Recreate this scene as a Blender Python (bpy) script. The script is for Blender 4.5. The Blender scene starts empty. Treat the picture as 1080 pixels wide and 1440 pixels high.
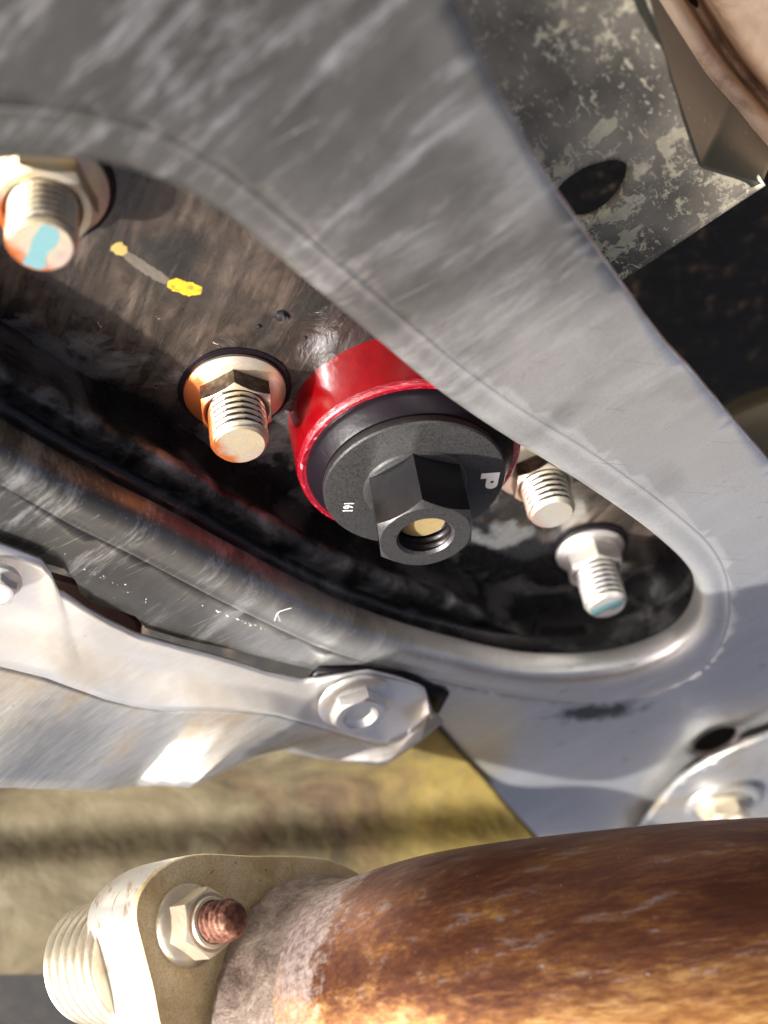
import bpy, bmesh, math, random
from math import sin, cos, pi, radians, sqrt, atan2
from mathutils import Vector, Matrix, noise
from mathutils.geometry import delaunay_2d_cdt
random.seed(7)
sc = bpy.context.scene
col = sc.collection
MM = 0.001

# ------------------------------------------------------------------ camera
# World: Z is the way the bolts point (towards the viewer), base plate at Z=0.
FPX, W0, H0 = 1800.0, 1080, 1440
n_c = Vector((.14, .77, -.622)).normalized()
x_c = Vector((1, 0, 0))
u_c = (x_c - n_c * x_c.dot(n_c)).normalized()
v_c = n_c.cross(u_c)
DCAM = 157.3
HF_ = 24.0     # height of the crossmember face above the base plate
CAM = Vector((0, 0, DCAM))
def dirw(p): p = Vector(p); return Vector((u_c.dot(p), v_c.dot(p), n_c.dot(p)))
def ray(x, y): return dirw(((x - W0/2)/FPX, (y - H0/2)/FPX, 1))
def ph(x, y, h=0.):
    r = ray(x, y); return CAM + r*((h - DCAM)/r.z)
def pz(x, y, z): return CAM + ray(x, y)*z
def pplane(x, y, p0, nn):
    r = ray(x, y); return CAM + r*((Vector(p0)-CAM).dot(nn)/r.dot(nn))

cd = bpy.data.cameras.new('camera'); cam = bpy.data.objects.new('camera', cd); col.objects.link(cam)
R = Matrix((dirw((1,0,0)), dirw((0,-1,0)), dirw((0,0,-1)))).transposed()
cam.matrix_world = Matrix.Translation(CAM*MM) @ R.to_4x4()
cd.sensor_fit = 'VERTICAL'; cd.sensor_height = 36; cd.lens = 45
cd.clip_start = .005; cd.clip_end = 50
cd.dof.use_dof = True; cd.dof.focus_distance = .219; cd.dof.aperture_fstop = 11.5
sc.camera = cam

# ------------------------------------------------------------------ light
SUN = Vector((-.72, .15, .68)).normalized()
w = bpy.data.worlds.new('World'); sc.world = w; w.use_nodes = True
wt = w.node_tree; bg = wt.nodes['Background']
sky = wt.nodes.new('ShaderNodeTexSky'); sky.sky_type = 'NISHITA'; sky.sun_disc = False
sky.sun_elevation = math.asin(SUN.z); sky.sun_rotation = atan2(SUN.x, SUN.y)
sky.air_density = .22; sky.dust_density = 8; sky.ozone_density = .3
wt.links.new(sky.outputs[0], bg.inputs[0]); bg.inputs[1].default_value = .11
sl = bpy.data.lights.new('sun', 'SUN'); sl.energy = 4.6; sl.angle = radians(1.5); sl.color = (1, .98, .945)
so = bpy.data.objects.new('sun', sl); col.objects.link(so)
so.rotation_euler = SUN.to_track_quat('Z', 'Y').to_euler(); so.location = (0, 0, 1)
vs = sc.view_settings; vs.view_transform = 'Standard'; vs.look = 'None'; vs.gamma = 1; vs.exposure = 1.32

# ------------------------------------------------------------------ node helpers
class Mat:
    def __init__(s, name):
        s.m = bpy.data.materials.new(name); s.m.use_nodes = True
        s.t = s.m.node_tree; s.b = s.t.nodes['Principled BSDF']
        s.tc = s.N('ShaderNodeTexCoord')
    def N(s, t): return s.t.nodes.new(t)
    def L(s, a, b): s.t.links.new(a, b)
    def put(s, sock, v):
        if hasattr(v, 'links'): s.L(v, sock)
        elif isinstance(v, (tuple, list)) and len(v) == 3 and sock.type == 'RGBA': sock.default_value = (*v, 1)
        else: sock.default_value = v
    def co(s, scale=(1, 1, 1), rz=0., loc=(0, 0, 0)):      # millimetre coordinates, rotated then stretched
        a = s.N('ShaderNodeMapping'); a.inputs['Scale'].default_value = (1000,)*3; a.inputs['Rotation'].default_value = (0, 0, rz)
        s.L(s.tc.outputs['Object'], a.inputs[0])
        b = s.N('ShaderNodeMapping'); b.inputs['Scale'].default_value = scale; b.inputs['Location'].default_value = loc
        s.L(a.outputs[0], b.inputs[0]); return b.outputs[0]
    def noise(s, scale, det=4, rough=.55, dist=0., v=None):
        n = s.N('ShaderNodeTexNoise'); n.inputs['Scale'].default_value = scale; n.inputs['Detail'].default_value = det
        n.inputs['Roughness'].default_value = rough; n.inputs['Distortion'].default_value = dist
        s.L(v or s.co(), n.inputs['Vector']); return n.outputs['Fac']
    def voro(s, scale, v=None, out='Distance'):
        n = s.N('ShaderNodeTexVoronoi'); n.inputs['Scale'].default_value = scale
        s.L(v or s.co(), n.inputs['Vector']); return n.outputs[out]
    def ramp(s, f, stops):
        r = s.N('ShaderNodeValToRGB'); e = r.color_ramp.elements
        while len(e) < len(stops): e.new(.5)
        for q, (p, c) in zip(e, stops):
            q.position = p; c = (c, c, c) if not isinstance(c, tuple) else c; q.color = (*c, 1)
        s.put(r.inputs[0], f); return r.outputs[0]
    def mix(s, f, a, b, mode='MIX'):
        m = s.N('ShaderNodeMix'); m.data_type = 'RGBA'; m.blend_type = mode
        s.put(m.inputs[0], f); s.put(m.inputs[6], a); s.put(m.inputs[7], b); return m.outputs[2]
    def math(s, op, a, b=0., c=0.):
        m = s.N('ShaderNodeMath'); m.operation = op; s.put(m.inputs[0], a); s.put(m.inputs[1], b); s.put(m.inputs[2], c); return m.outputs[0]
    def sep(s, v):
        x = s.N('ShaderNodeSeparateXYZ'); s.L(v, x.inputs[0]); return x.outputs
    def bump(s, h, strength=.5, dist=.0002, nrm=None):
        b = s.N('ShaderNodeBump'); b.inputs['Strength'].default_value = strength; b.inputs['Distance'].default_value = dist
        s.put(b.inputs['Height'], h)
        if nrm: s.L(nrm, b.inputs['Normal'])
        return b.outputs[0]
    def fin(s, colr, rough=.5, metal=0., nrm=None, coat=0., spec=.5):
        s.put(s.b.inputs['Base Color'], colr); s.put(s.b.inputs['Roughness'], rough); s.put(s.b.inputs['Metallic'], metal)
        s.put(s.b.inputs['Coat Weight'], coat); s.b.inputs['Coat Roughness'].default_value = .12
        s.put(s.b.inputs['Specular IOR Level'], spec)
        if nrm: s.L(nrm, s.b.inputs['Normal'])
        return s.m

def m_subframe(smudge=None):
    k = Mat('worn_grey_coating')
    big = k.noise(.03, 4, .5, .4)
    sm = k.noise(1, 7, .66, .25, k.co((.085, .020, .06), radians(40)))       # smears along the arm, sheen put into the colour
    fine = k.noise(1, 3, .6, 0, k.co((2.2, .25, 1), radians(40)))
    x = k.sep(k.co())                                                        # silver reflection painted in, stronger towards the arm's outer end
    sheen = k.math('ADD', k.math('ADD', k.math('ADD', k.math('MULTIPLY', x[0], .0080), k.math('MULTIPLY', x[1], -.0034)), .53), k.math('MULTIPLY', k.math('SUBTRACT', big, .5), 1.1))
    sheen = k.math('ADD', sheen, k.math('MULTIPLY', k.math('SUBTRACT', sm, .5), .75))
    c = k.ramp(sheen, [(.12, (.10, .097, .090)), (.40, (.19, .186, .176)), (.62, (.37, .37, .36)), (.85, (.60, .60, .59))])
    wp_ = k.ramp(k.noise(1, 9, .80, .2, k.co((.11, .016, .05), radians(48), (2, 5, 0))), [(.51, 0.), (.63, .55)])  # white smears painted in as sheen
    c = k.mix(wp_, c, (.72, .72, .72))
    gr = k.ramp(k.noise(4., 2, .6), [(.35, 0.), (.7, .22)])
    c = k.mix(gr, c, (.10, .098, .092))
    scr = k.ramp(k.noise(1, 3, .5, 0, k.co((3.2, .06, 1), radians(62))), [(.66, 0.), (.73, .5)])
    c = k.mix(scr, c, (.66, .66, .67))
    scr2 = k.ramp(k.noise(1, 2, .5, 0, k.co((.05, 2.6, 1), radians(15), (5, 2, 1))), [(.69, 0.), (.75, .45)])
    c = k.mix(scr2, c, (.10, .095, .09))
    sp = k.ramp(k.noise(.5, 5, .7), [(.67, 0.), (.72, .5)])
    c = k.mix(sp, c, (.66, .66, .66))
    dk = k.ramp(k.noise(.22, 4, .6, .5, k.co(loc=(40, 9, 3))), [(.68, 0.), (.76, .45)])
    c = k.mix(dk, c, (.07, .065, .06))
    if smudge:                                                            # oily smudge below the opening
        m = k.N('ShaderNodeMapping'); m.inputs['Scale'].default_value = (1000*.055, 1000*.16, 0)
        m.inputs['Location'].default_value = (-smudge[0]*.055, -smudge[1]*.16, 0); k.L(k.tc.outputs['Object'], m.inputs[0])
        g = k.N('ShaderNodeVectorMath'); g.operation = 'LENGTH'; k.L(m.outputs[0], g.inputs[0])
        ff = k.math('ADD', g.outputs['Value'], k.math('MULTIPLY', k.noise(.16, 6, .7), 1.6))
        c = k.mix(k.ramp(k.math('MULTIPLY', ff, .5), [(.52, .9), (.74, 0.)]), c, (.03, .028, .026))
    r = k.ramp(k.math('ADD', k.math('MULTIPLY', sm, .5), k.math('MULTIPLY', fine, .5)), [(.3, .40 if smudge else .46), (.7, .25 if smudge else .34)])
    nb = k.bump(k.noise(.05, 3, .5), .42, .0013)
    nb = k.bump(k.math('ADD', fine, k.noise(1.8, 5, .7)), .16, .0001, nb)
    return k.fin(c, r, .85, nb)
def m_edge():
    k = Mat('chipped_bare_edge')
    f = k.noise(.35, 6, .7)
    c = k.ramp(f, [(.35, (.58, .40, .35)), (.5, (.74, .62, .58)), (.62, (.86, .84, .83))])
    return k.fin(c, .5, .3, k.bump(f, .8, .0005))
def m_black():
    k = Mat('glossy_black_chassis_paint')
    d = k.noise(.06, 4, .55, .8)
    glint = k.ramp(d, [(.52, 0.), (.66, .8)])                                # grey metallic patches standing in for sky highlights
    c = k.mix(glint, (.008, .008, .009), (.16, .16, .16))
    sc_ = k.ramp(k.noise(.9, 6, .75, 1.), [(.68, 0.), (.74, .6)])
    c = k.mix(sc_, c, (.42, .39, .34))
    r = k.ramp(k.noise(.4, 4, .6), [(.35, .24), (.65, .42)])
    nb = k.bump(k.noise(.16, 3, .5, .8), .3, .0009)
    return k.fin(c, r, k.math('MULTIPLY', glint, .8), nb, .15, .5)
def m_plate(p0, nn):
    k = Mat('brown_filmed_plate')
    st = k.noise(1, 6, .62, .8, k.co((.16, .035, .1), radians(28)))       # wiped brush strokes
    st2 = k.noise(1, 5, .7, .3, k.co((1.3, .07, .3), radians(28)))
    big = k.noise(.04, 5, .6, .9)
    c = k.ramp(st, [(.34, (.008, .006, .005)), (.5, (.023, .017, .013)), (.62, (.065, .047, .036)), (.74, (.15, .12, .095))])
    c = k.mix(k.ramp(big, [(.40, .9), (.56, 0.)]), c, (.010, .010, .009))
    c = k.mix(k.ramp(st2, [(.57, 0.), (.8, .35)]), c, (.16, .135, .11))
    sp = k.ramp(k.noise(.42, 6, .7, .8), [(.69, 0.), (.715, 1.)])
    c = k.mix(sp, c, (.50, .36, .28))
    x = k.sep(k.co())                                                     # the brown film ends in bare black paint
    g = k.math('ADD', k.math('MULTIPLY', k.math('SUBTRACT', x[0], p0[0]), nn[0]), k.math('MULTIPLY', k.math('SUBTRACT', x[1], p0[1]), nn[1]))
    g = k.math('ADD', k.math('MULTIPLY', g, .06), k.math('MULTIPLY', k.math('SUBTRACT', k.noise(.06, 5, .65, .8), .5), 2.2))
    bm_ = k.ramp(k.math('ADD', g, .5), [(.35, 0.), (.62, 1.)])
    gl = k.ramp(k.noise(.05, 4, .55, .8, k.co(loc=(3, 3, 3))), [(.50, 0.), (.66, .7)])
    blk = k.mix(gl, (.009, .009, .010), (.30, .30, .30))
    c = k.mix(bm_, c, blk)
    r = k.mix(bm_, k.ramp(st, [(.3, .16), (.7, .42)]), k.ramp(k.noise(.4, 4, .6), [(.35, .16), (.65, .34)]))
    me = k.math('MULTIPLY', k.math('MULTIPLY', bm_, gl), .9)
    nb = k.bump(k.noise(.12, 5, .6, .9), .5, .0012)
    nb = k.bump(st2, .12, .0002, nb)
    return k.fin(c, r, me, nb, .4)
def m_zinc(name, base, tint, pink, reflection=0.):
    k = Mat(name)
    a = k.noise(.22, 5, .6, .4); b = k.noise(2.6, 4, .7)
    c = k.mix(k.ramp(a, [(.38, 0.), (.6, 1.)]), base, tint)
    c = k.mix(k.ramp(k.noise(.17, 3, .5, .8, k.co(loc=(7, 3, 1))), [(.5, 0.), (.66, .7)]), c, pink)
    c = k.mix(k.ramp(b, [(.62, 0.), (.72, .75)]), c, (.10, .07, .045))
    if reflection:  # orange reflection painted onto one side of the bolt
        x = k.sep(k.co())
        f = k.math('ADD', k.math('MULTIPLY', x[0], -.30), k.math('MULTIPLY', k.math('SUBTRACT', a, .5), 1.6))
        c = k.mix(k.ramp(f, [(.35, 0.), (.95, reflection)]), c, (.62, .16, .035))
    r = k.ramp(b, [(.3, .28), (.7, .52)])
    return k.fin(c, r, .85, k.bump(b, .3, .00012))
def m_shaded_hex():  # dark brown that paints shade onto the bolts' hex sides
    k = Mat('shaded_brown_flats')
    a = k.noise(.9, 5, .7, .5)
    c = k.mix(k.ramp(a, [(.45, 0.), (.68, 1.)]), (.035, .022, .016), (.16, .10, .07))
    return k.fin(c, .38, .3, k.bump(a, .3, .0002))
def m_red():
    k = Mat('greased_red_polyurethane')
    s = k.noise(.5, 5, .65, .5)
    sp = k.ramp(k.noise(1.1, 4, .75), [(.73, 0.), (.76, .8)])  # pale specks painted as small highlights
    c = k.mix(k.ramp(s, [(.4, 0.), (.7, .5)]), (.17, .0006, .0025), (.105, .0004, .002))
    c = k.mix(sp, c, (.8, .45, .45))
    return k.fin(c, .26, 0, k.bump(k.noise(.4, 4, .6), .25, .0004), .4)
def m_red_rim():
    k = Mat('red_rim_highlight')
    s = k.noise(1, 5, .7, .6, k.co((.5, .5, 3.)))
    c = k.ramp(s, [(.45, (.16, .001, .006)), (.6, (.26, .008, .02)), (.74, (.70, .45, .50))])  # pale pink streaks paint the highlight along the rim
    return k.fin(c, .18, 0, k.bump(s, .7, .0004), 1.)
def m_oxide():
    k = Mat('phosphated_black_steel')
    g = k.noise(3.6, 3, .75)
    c = k.mix(k.ramp(g, [(.32, 0.), (.68, 1.)]), (.016, .0155, .016), (.062, .061, .060))
    c = k.mix(k.ramp(k.noise(1.2, 5, .75, 1.), [(.70, 0.), (.73, .6)]), c, (.5, .48, .46))
    return k.fin(c, k.ramp(g, [(.3, .26), (.7, .44)]), .5, k.bump(g, .4, .0001))
def m_shaded_flats():  # near-black version of the nut coating, shade painted into its sides
    k = Mat('smooth_shaded_flats')
    c = k.mix(k.ramp(k.noise(1.4, 5, .78, 1.4), [(.71, 0.), (.735, .7)]), (.006, .0055, .007), (.5, .48, .48))
    return k.fin(c, .2, .0, k.bump(k.noise(.5, 4), .15, .0003))
def m_black_rubber():
    k = Mat('glossy_black_sleeve')
    sp = k.ramp(k.noise(1.3, 5, .75, 1.), [(.72, 0.), (.745, .7)])
    c = k.mix(sp, (.006, .004, .006), (.5, .45, .45))
    return k.fin(c, .34, 0, k.bump(k.noise(.7, 5), .2, .0003), 0, .15)
def m_shield():
    k = Mat('rolled_aluminium')
    st = k.noise(1, 4, .65, .1, k.co((.22, 2.2, .5), radians(-20)))
    big = k.noise(.05, 4, .5, .4)
    c = k.mix(k.ramp(st, [(.30, 0.), (.70, 1.)]), (.86, .85, .82), (.94, .93, .91))
    c = k.mix(k.ramp(big, [(.52, 0.), (.66, .6)]), c, (.58, .50, .40))
    sc_ = k.ramp(k.noise(1, 3, .55, .3, k.co((.12, 1.9, .5), radians(-38), (4, 4, 1))), [(.64, 0.), (.70, .6)])
    c = k.mix(sc_, c, (.97, .96, .95))
    sp = k.ramp(k.noise(.8, 5, .7, .4), [(.66, 0.), (.72, .5)])
    c = k.mix(sp, c, (.40, .34, .27))
    nb = k.bump(k.noise(.08, 3, .5), .22, .0014)
    nb = k.bump(k.math('ADD', st, sc_), .10, .0001, nb)
    return k.fin(c, k.ramp(big, [(.35, .28), (.65, .42)]), .9, nb)
def m_gold():
    k = Mat('heat_tinted_shield')
    a = k.noise(.045, 5, .6, .8); b = k.noise(.3, 5, .7, .4); x = k.sep(k.co())
    c = k.ramp(a, [(.32, (.035, .027, .016)), (.45, (.065, .052, .029)), (.58, (.10, .083, .048)), (.7, (.14, .12, .08))])
    f = k.math('ADD', k.math('MULTIPLY', x[0], .011), k.math('MULTIPLY', a, .8))
    c = k.mix(k.ramp(f, [(.45, 0.), (.85, .75)]), c, (.20, .145, .032))       # straw tint towards the hot end
    c = k.mix(k.ramp(k.noise(.03, 3, .5, .4, k.co(loc=(.6, .1, .3))), [(.34, .5), (.46, 0.)]), c, (.09, .05, .03))
    c = k.mix(k.ramp(b, [(.5, 0.), (.7, .5)]), c, (.09, .065, .045))
    nb = k.bump(k.noise(.05, 4, .5), .6, .003)
    return k.fin(c, .7, .05, k.bump(b, .3, .0004, nb), 0, .2)
def m_pipe(p0, dd, cd_):
    k = Mat('heat_browned_pipe')
    st = k.noise(1, 7, .76, .3, k.co((.22, 1.5, 1.5), radians(4)))
    md = k.noise(1, 6, .66, .4, k.co((.05, .26, .26), radians(4), (1, 2, 3)))
    a = k.noise(1, 7, .74, .5, k.co((.12, .6, .6), radians(4), (3, 1, 7)))
    f_ = k.math('ADD', k.math('MULTIPLY', st, .5), k.math('MULTIPLY', md, .5))
    c = k.ramp(f_, [(.36, (.065, .022, .016)), (.48, (.120, .043, .020)), (.57, (.20, .082, .028)), (.68, (.42, .23, .07))])
    gp = k.math('MULTIPLY', k.ramp(a, [(.55, 0.), (.60, .7)]), k.ramp(md, [(.46, 0.), (.58, 1.)]))
    c = k.mix(gp, c, (.26, .205, .19))
    fl = k.ramp(k.noise(2.0, 6, .78), [(.55, 0.), (.68, .75)])
    c = k.mix(fl, c, (.065, .024, .016))
    x = k.sep(k.co())                                                     # scorched scale next to the weld
    g = k.math('ADD', k.math('ADD', k.math('MULTIPLY', k.math('SUBTRACT', x[0], p0[0]), dd[0]), k.math('MULTIPLY', k.math('SUBTRACT', x[1], p0[1]), dd[1])), k.math('MULTIPLY', k.math('SUBTRACT', x[2], p0[2]), dd[2]))
    g = k.math('ADD', k.math('MULTIPLY', g, .10), k.math('MULTIPLY', k.math('SUBTRACT', k.noise(1, 6, .7, .4, k.co((.12, .4, .4), radians(4))), .5), 2.4))
    sc_ = k.ramp(k.math('ADD', g, .3), [(.34, 1.), (.66, 0.)])
    c = k.mix(sc_, c, k.ramp(k.noise(.8, 6, .7), [(.35, (.15, .095, .08)), (.6, (.40, .33, .30))]))
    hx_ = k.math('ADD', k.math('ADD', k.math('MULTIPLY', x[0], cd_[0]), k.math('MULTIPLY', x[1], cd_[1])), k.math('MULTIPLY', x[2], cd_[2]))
    hx_ = k.math('ADD', k.math('MULTIPLY', hx_, .045), k.math('MULTIPLY', k.math('SUBTRACT', f_, .5), 1.1))    # heat tint, paled on the underside to paint in sunlit glare
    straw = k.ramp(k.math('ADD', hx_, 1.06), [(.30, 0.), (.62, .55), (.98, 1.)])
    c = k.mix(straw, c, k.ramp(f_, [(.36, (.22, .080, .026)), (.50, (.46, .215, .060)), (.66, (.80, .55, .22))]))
    sp = k.ramp(k.noise(1., 3, .8, 0, k.co(loc=(5, 5, 9))), [(.73, 0.), (.745, 1.)])
    c = k.mix(sp, c, (.85, .82, .78))
    pit = k.noise(3., 5, .75)
    r = k.math('ADD', k.ramp(a, [(.4, .34), (.65, .48)]), k.math('MULTIPLY', sc_, .2))
    return k.fin(c, r, .6, k.bump(k.math('ADD', k.math('MULTIPLY', st, .6), pit), .35, .00018))
def m_weld():
    k = Mat('scaled_weld_metal')
    a = k.noise(.22, 7, .72, .6); g = k.noise(1.8, 5, .75)
    f = k.math('ADD', k.math('MULTIPLY', a, .7), k.math('MULTIPLY', g, .3))
    c = k.ramp(f, [(.36, (.075, .048, .036)), (.46, (.17, .125, .10)), (.55, (.27, .215, .175)), (.66, (.42, .36, .30))])
    return k.fin(c, .52, .5, k.bump(f, .6, .0006))
def m_tan():
    k = Mat('tan_oxidised_flange')
    a = k.noise(.12, 5, .6, .4); g = k.noise(2.5, 4, .75)
    c = k.ramp(a, [(.33, (.50, .36, .17)), (.5, (.74, .58, .31)), (.68, (.84, .71, .45))])
    c = k.mix(k.ramp(g, [(.35, .6), (.55, 0.)]), c, (.42, .30, .15))
    sp = k.ramp(k.noise(.5, 5, .7, .4), [(.655, 0.), (.69, .85)])
    c = k.mix(sp, c, (.06, .05, .045))
    return k.fin(c, .62, 0, k.bump(g, .4, .0002))
def m_bright():
    k = Mat('scorched_bright_steel')
    x = k.noise(1, 6, .7, .5, k.co((.5, .2, .2)))
    c = k.mix(k.ramp(x, [(.55, 0.), (.68, .9)]), (.80, .77, .70), (.42, .22, .06))
    return k.fin(c, .34, .8, k.bump(x, .25, .0003))
def m_rust():
    k = Mat('rusted_stud')
    a = k.noise(.8, 6, .7)
    c = k.ramp(a, [(.35, (.05, .018, .012)), (.5, (.16, .06, .035)), (.7, (.38, .2, .13))])
    return k.fin(c, .45, .45, k.bump(a, .8, .0005))
def m_rail():
    k = Mat('mud_splashed_rail')
    g = k.noise(.05, 4, .55, .3)
    c = k.ramp(g, [(.38, (.16, .152, .125)), (.52, (.33, .31, .25)), (.66, (.50, .46, .37))])
    cl = k.noise(.045, 3, .5, .3, k.co(loc=(2, 6, 0)))
    s1 = k.noise(.30, 9, .76, .35); s2 = k.noise(.5, 5, .6, .6, k.co((1.6, .7, 1), radians(-35)))
    s3 = k.noise(.11, 4, .5, .3, k.co(loc=(8, 3, 0)))
    m1 = k.ramp(k.math('ADD', s1, k.math('MULTIPLY', k.math('SUBTRACT', cl, .5), .75)), [(.545, 0.), (.565, 1.)])
    m2 = k.ramp(s2, [(.60, 0.), (.62, .9)]); m4 = k.ramp(k.noise(1.1, 3, .6), [(.655, 0.), (.675, .9)]); m3 = k.ramp(s3, [(.63, 0.), (.65, .8)])
    m = k.math('MAXIMUM', k.math('MAXIMUM', m1, m2), k.math('MAXIMUM', m3, m4))
    c = k.mix(m, c, k.ramp(k.noise(.9, 4), [(.3, (.74, .69, .48)), (.7, (.90, .87, .66))]))
    nb = k.bump(m, .5, .0005)
    return k.fin(c, .6, .1, k.bump(k.noise(2., 5, .7), .25, .0002, nb))
def m_rail_side():
    k = Mat('scraped_rail_side')
    s = k.noise(1, 5, .65, .1, k.co((.9, .06, .3), radians(35)))
    c = k.mix(k.ramp(s, [(.66, 0.), (.74, .8)]), (.065, .066, .045), (.5, .49, .38))
    return k.fin(c, .45, .1, k.bump(s, .2, .0002))
def m_beige():
    k = Mat('dusty_beige_member')
    a = k.noise(.07, 5, .6, .5)
    c = k.ramp(a, [(.3, (.22, .14, .09)), (.45, (.62, .44, .30)), (.7, (.85, .68, .48))])
    return k.fin(c, .65, 0, k.bump(k.noise(.3, 5), .4, .001))
def m_felt():
    k = Mat('black_felt_underbody')
    a = k.noise(.16, 6, .72, .4)
    c = k.ramp(a, [(.42, (.003, .003, .003)), (.56, (.009, .008, .007)), (.62, (.06, .042, .024)), (.72, (.30, .20, .12))])
    return k.fin(c, .85, 0, k.bump(k.noise(.5, 5, .7), .6, .002))
def m_dull():
    k = Mat('dull_galvanised_sheet')
    a = k.noise(.05, 5, .6, .6); st = k.noise(1, 4, .65, .2, k.co((.12, 1.6, .5), radians(-30)))
    c = k.mix(k.ramp(st, [(.35, 0.), (.65, 1.)]), (.40, .40, .385), (.56, .555, .54))
    c = k.mix(k.ramp(a, [(.50, 0.), (.64, .75)]), c, (.36, .28, .18))
    c = k.mix(k.ramp(k.noise(.7, 5, .7), [(.64, 0.), (.70, .5)]), c, (.20, .165, .12))
    return k.fin(c, k.ramp(a, [(.4, .32), (.6, .5)]), .85, k.bump(k.noise(.09, 4, .55), .3, .001))
def m_crest_glint():  # paler crest colour standing in for highlights along the seam
    k = Mat('black_seam_highlight')
    a = k.noise(.11, 5, .6, .6); f = k.noise(1., 5, .7, .5)
    c = k.ramp(k.math('ADD', k.math('MULTIPLY', a, .88), k.math('MULTIPLY', f, .12)), [(.40, (.02, .02, .021)), (.54, (.12, .12, .118)), (.68, (.36, .355, .35))])
    return k.fin(c, .42, .8, k.bump(f, .06, .0002))
def m_yellow():
    k = Mat('scuffed_yellow_paint')
    f = k.noise(1, 5, .7, .4, k.co((.7, 1.6, 1), radians(28)))
    c = k.ramp(f, [(.36, (.16, .10, .03)), (.46, (.46, .27, .012)), (.7, (.62, .40, .03))])
    return k.fin(c, .4, 0, k.bump(f, .6, .0003))
def m_simple(name, c, r=.5, m=0., b=.2):
    k = Mat(name); f = k.noise(1.2, 5, .65)
    cc = k.mix(f, tuple(x*.75 for x in c), tuple(min(1, x*1.2) for x in c))
    return k.fin(cc, r, m, k.bump(f, b, .0002))

sm_ = ph(840, 1000, HF_) - ph(700, 400, HF_)
_a, _b, _o = ph(-20, 452), ph(470, 640), ph(400, 500); _d = (_b-_a).normalized()
PL_P, PL_N = (_a-_o), Vector((_d.y, -_d.x, 0))
FA_ = dirw(Vector((.80, -.2, -.5)).normalized())
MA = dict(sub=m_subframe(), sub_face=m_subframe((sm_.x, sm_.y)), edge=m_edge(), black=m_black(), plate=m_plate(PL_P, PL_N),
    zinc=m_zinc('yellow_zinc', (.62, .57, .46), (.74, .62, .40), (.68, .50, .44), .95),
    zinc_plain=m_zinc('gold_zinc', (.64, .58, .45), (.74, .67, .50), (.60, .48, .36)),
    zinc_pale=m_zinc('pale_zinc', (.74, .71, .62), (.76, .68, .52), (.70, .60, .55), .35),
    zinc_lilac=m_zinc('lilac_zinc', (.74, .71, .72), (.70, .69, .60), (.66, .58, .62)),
    red=m_red(), shaded_hex=m_shaded_hex(), rim=m_red_rim(), oxide=m_oxide(), flats=m_shaded_flats(), sleeve=m_black_rubber(), shield=m_shield(), gold=m_gold(), dull=m_dull(),
    pipe=m_pipe(pz(512,1438,219)+FA_*6-pz(560,1462,212), FA_, dirw((0, 1, 0))+dirw((1, 0, 0))*.14), weld=m_weld(), tan=m_tan(), bright=m_bright(), rust=m_rust(), crest_glint=m_crest_glint(), hollow=m_simple('dusty_grey_hollow', (.13, .12, .10), .8), grime=m_simple('thread_grime', (.035, .024, .018), .6), bright_plain=m_simple('bright_zinc', (.85, .84, .80), .3, .85), rail=m_rail(), rside=m_rail_side(),
    beige=m_beige(), felt=m_felt(), white=m_simple('white_print', (.72, .72, .69), .5, 0, .05),
    blue=m_simple('pale_blue_paint', (.10, .20, .215), .4, 0), yellow=m_yellow(),
    pale_yellow=m_simple('thin_yellow_paint', (.30, .22, .07), .45, 0, .6), film=m_simple('wiped_paint_film', (.085, .072, .055), .5, 0, .6),
    brown=m_simple('brown_primer', (.075, .035, .026), .6), studend=m_simple('gold_stud_end', (.55, .42, .2), .4, .7),
    lint=m_simple('pale_lint', (.7, .68, .66), .8), tanp=m_simple('olive_tan_panel', (.30, .25, .15), .5, .2))

# ------------------------------------------------------------------ object helpers
def tag(o, label=None, cat=None, group=None, kind=None):
    if label: o['label'] = label
    if cat: o['category'] = cat
    if group: o['group'] = group
    if kind: o['kind'] = kind
    return o
def empty(name, loc, axis=None, ang=0.):
    o = bpy.data.objects.new(name, None); col.objects.link(o); o.empty_display_size = .005
    m = Matrix.Translation(Vector(loc)*MM)
    if axis is not None:
        zz = Vector(axis).normalized(); xx = (Vector((1, 0, 0)) - zz*zz.x).normalized(); yy = zz.cross(xx)
        m = m @ Matrix((xx, yy, zz)).transposed().to_4x4()
    m = m @ Matrix.Rotation(ang, 4, 'Z')
    o.matrix_world = m; o['_m'] = [x for r_ in m for x in r_]
    return o
def mw(o):
    f = list(o['_m']); return Matrix([f[i*4:i*4+4] for i in range(4)])
def build(name, verts, faces, mat, parent=None, local=False, smooth=35, mats=None, fm=None, loc=None):
    vs_ = [Vector(v)*MM for v in verts]
    if parent is not None and not local:
        inv = mw(parent).inverted(); vs_ = [inv @ v for v in vs_]
    base = None
    if parent is None and not local:
        base = Vector(loc)*MM if loc is not None else sum(vs_, Vector())/len(vs_)
        vs_ = [v - base for v in vs_]
    me = bpy.data.meshes.new(name); me.from_pydata(vs_, [], faces); me.update()
    bm = bmesh.new(); bm.from_mesh(me); bmesh.ops.remove_doubles(bm, verts=bm.verts, dist=1e-7)
    bm.to_mesh(me); bm.free()
    for q in (mats or [mat]): me.materials.append(q)
    if fm:
        for p, i in zip(me.polygons, fm): p.material_index = i
    if smooth is not None:
        for p in me.polygons: p.use_smooth = True
        me.set_sharp_from_angle(angle=radians(smooth))
    o = bpy.data.objects.new(name, me); col.objects.link(o)
    if base is not None: o.location = base
    if parent is not None: o.parent = parent
    return o
def grid_faces(nr, nc, closed=False):
    f = []
    for i in range(nr-1):
        for j in range(nc if closed else nc-1):
            k = (j+1) % nc
            f.append((i*nc+j, i*nc+k, (i+1)*nc+k, (i+1)*nc+j))
    return f
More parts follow.
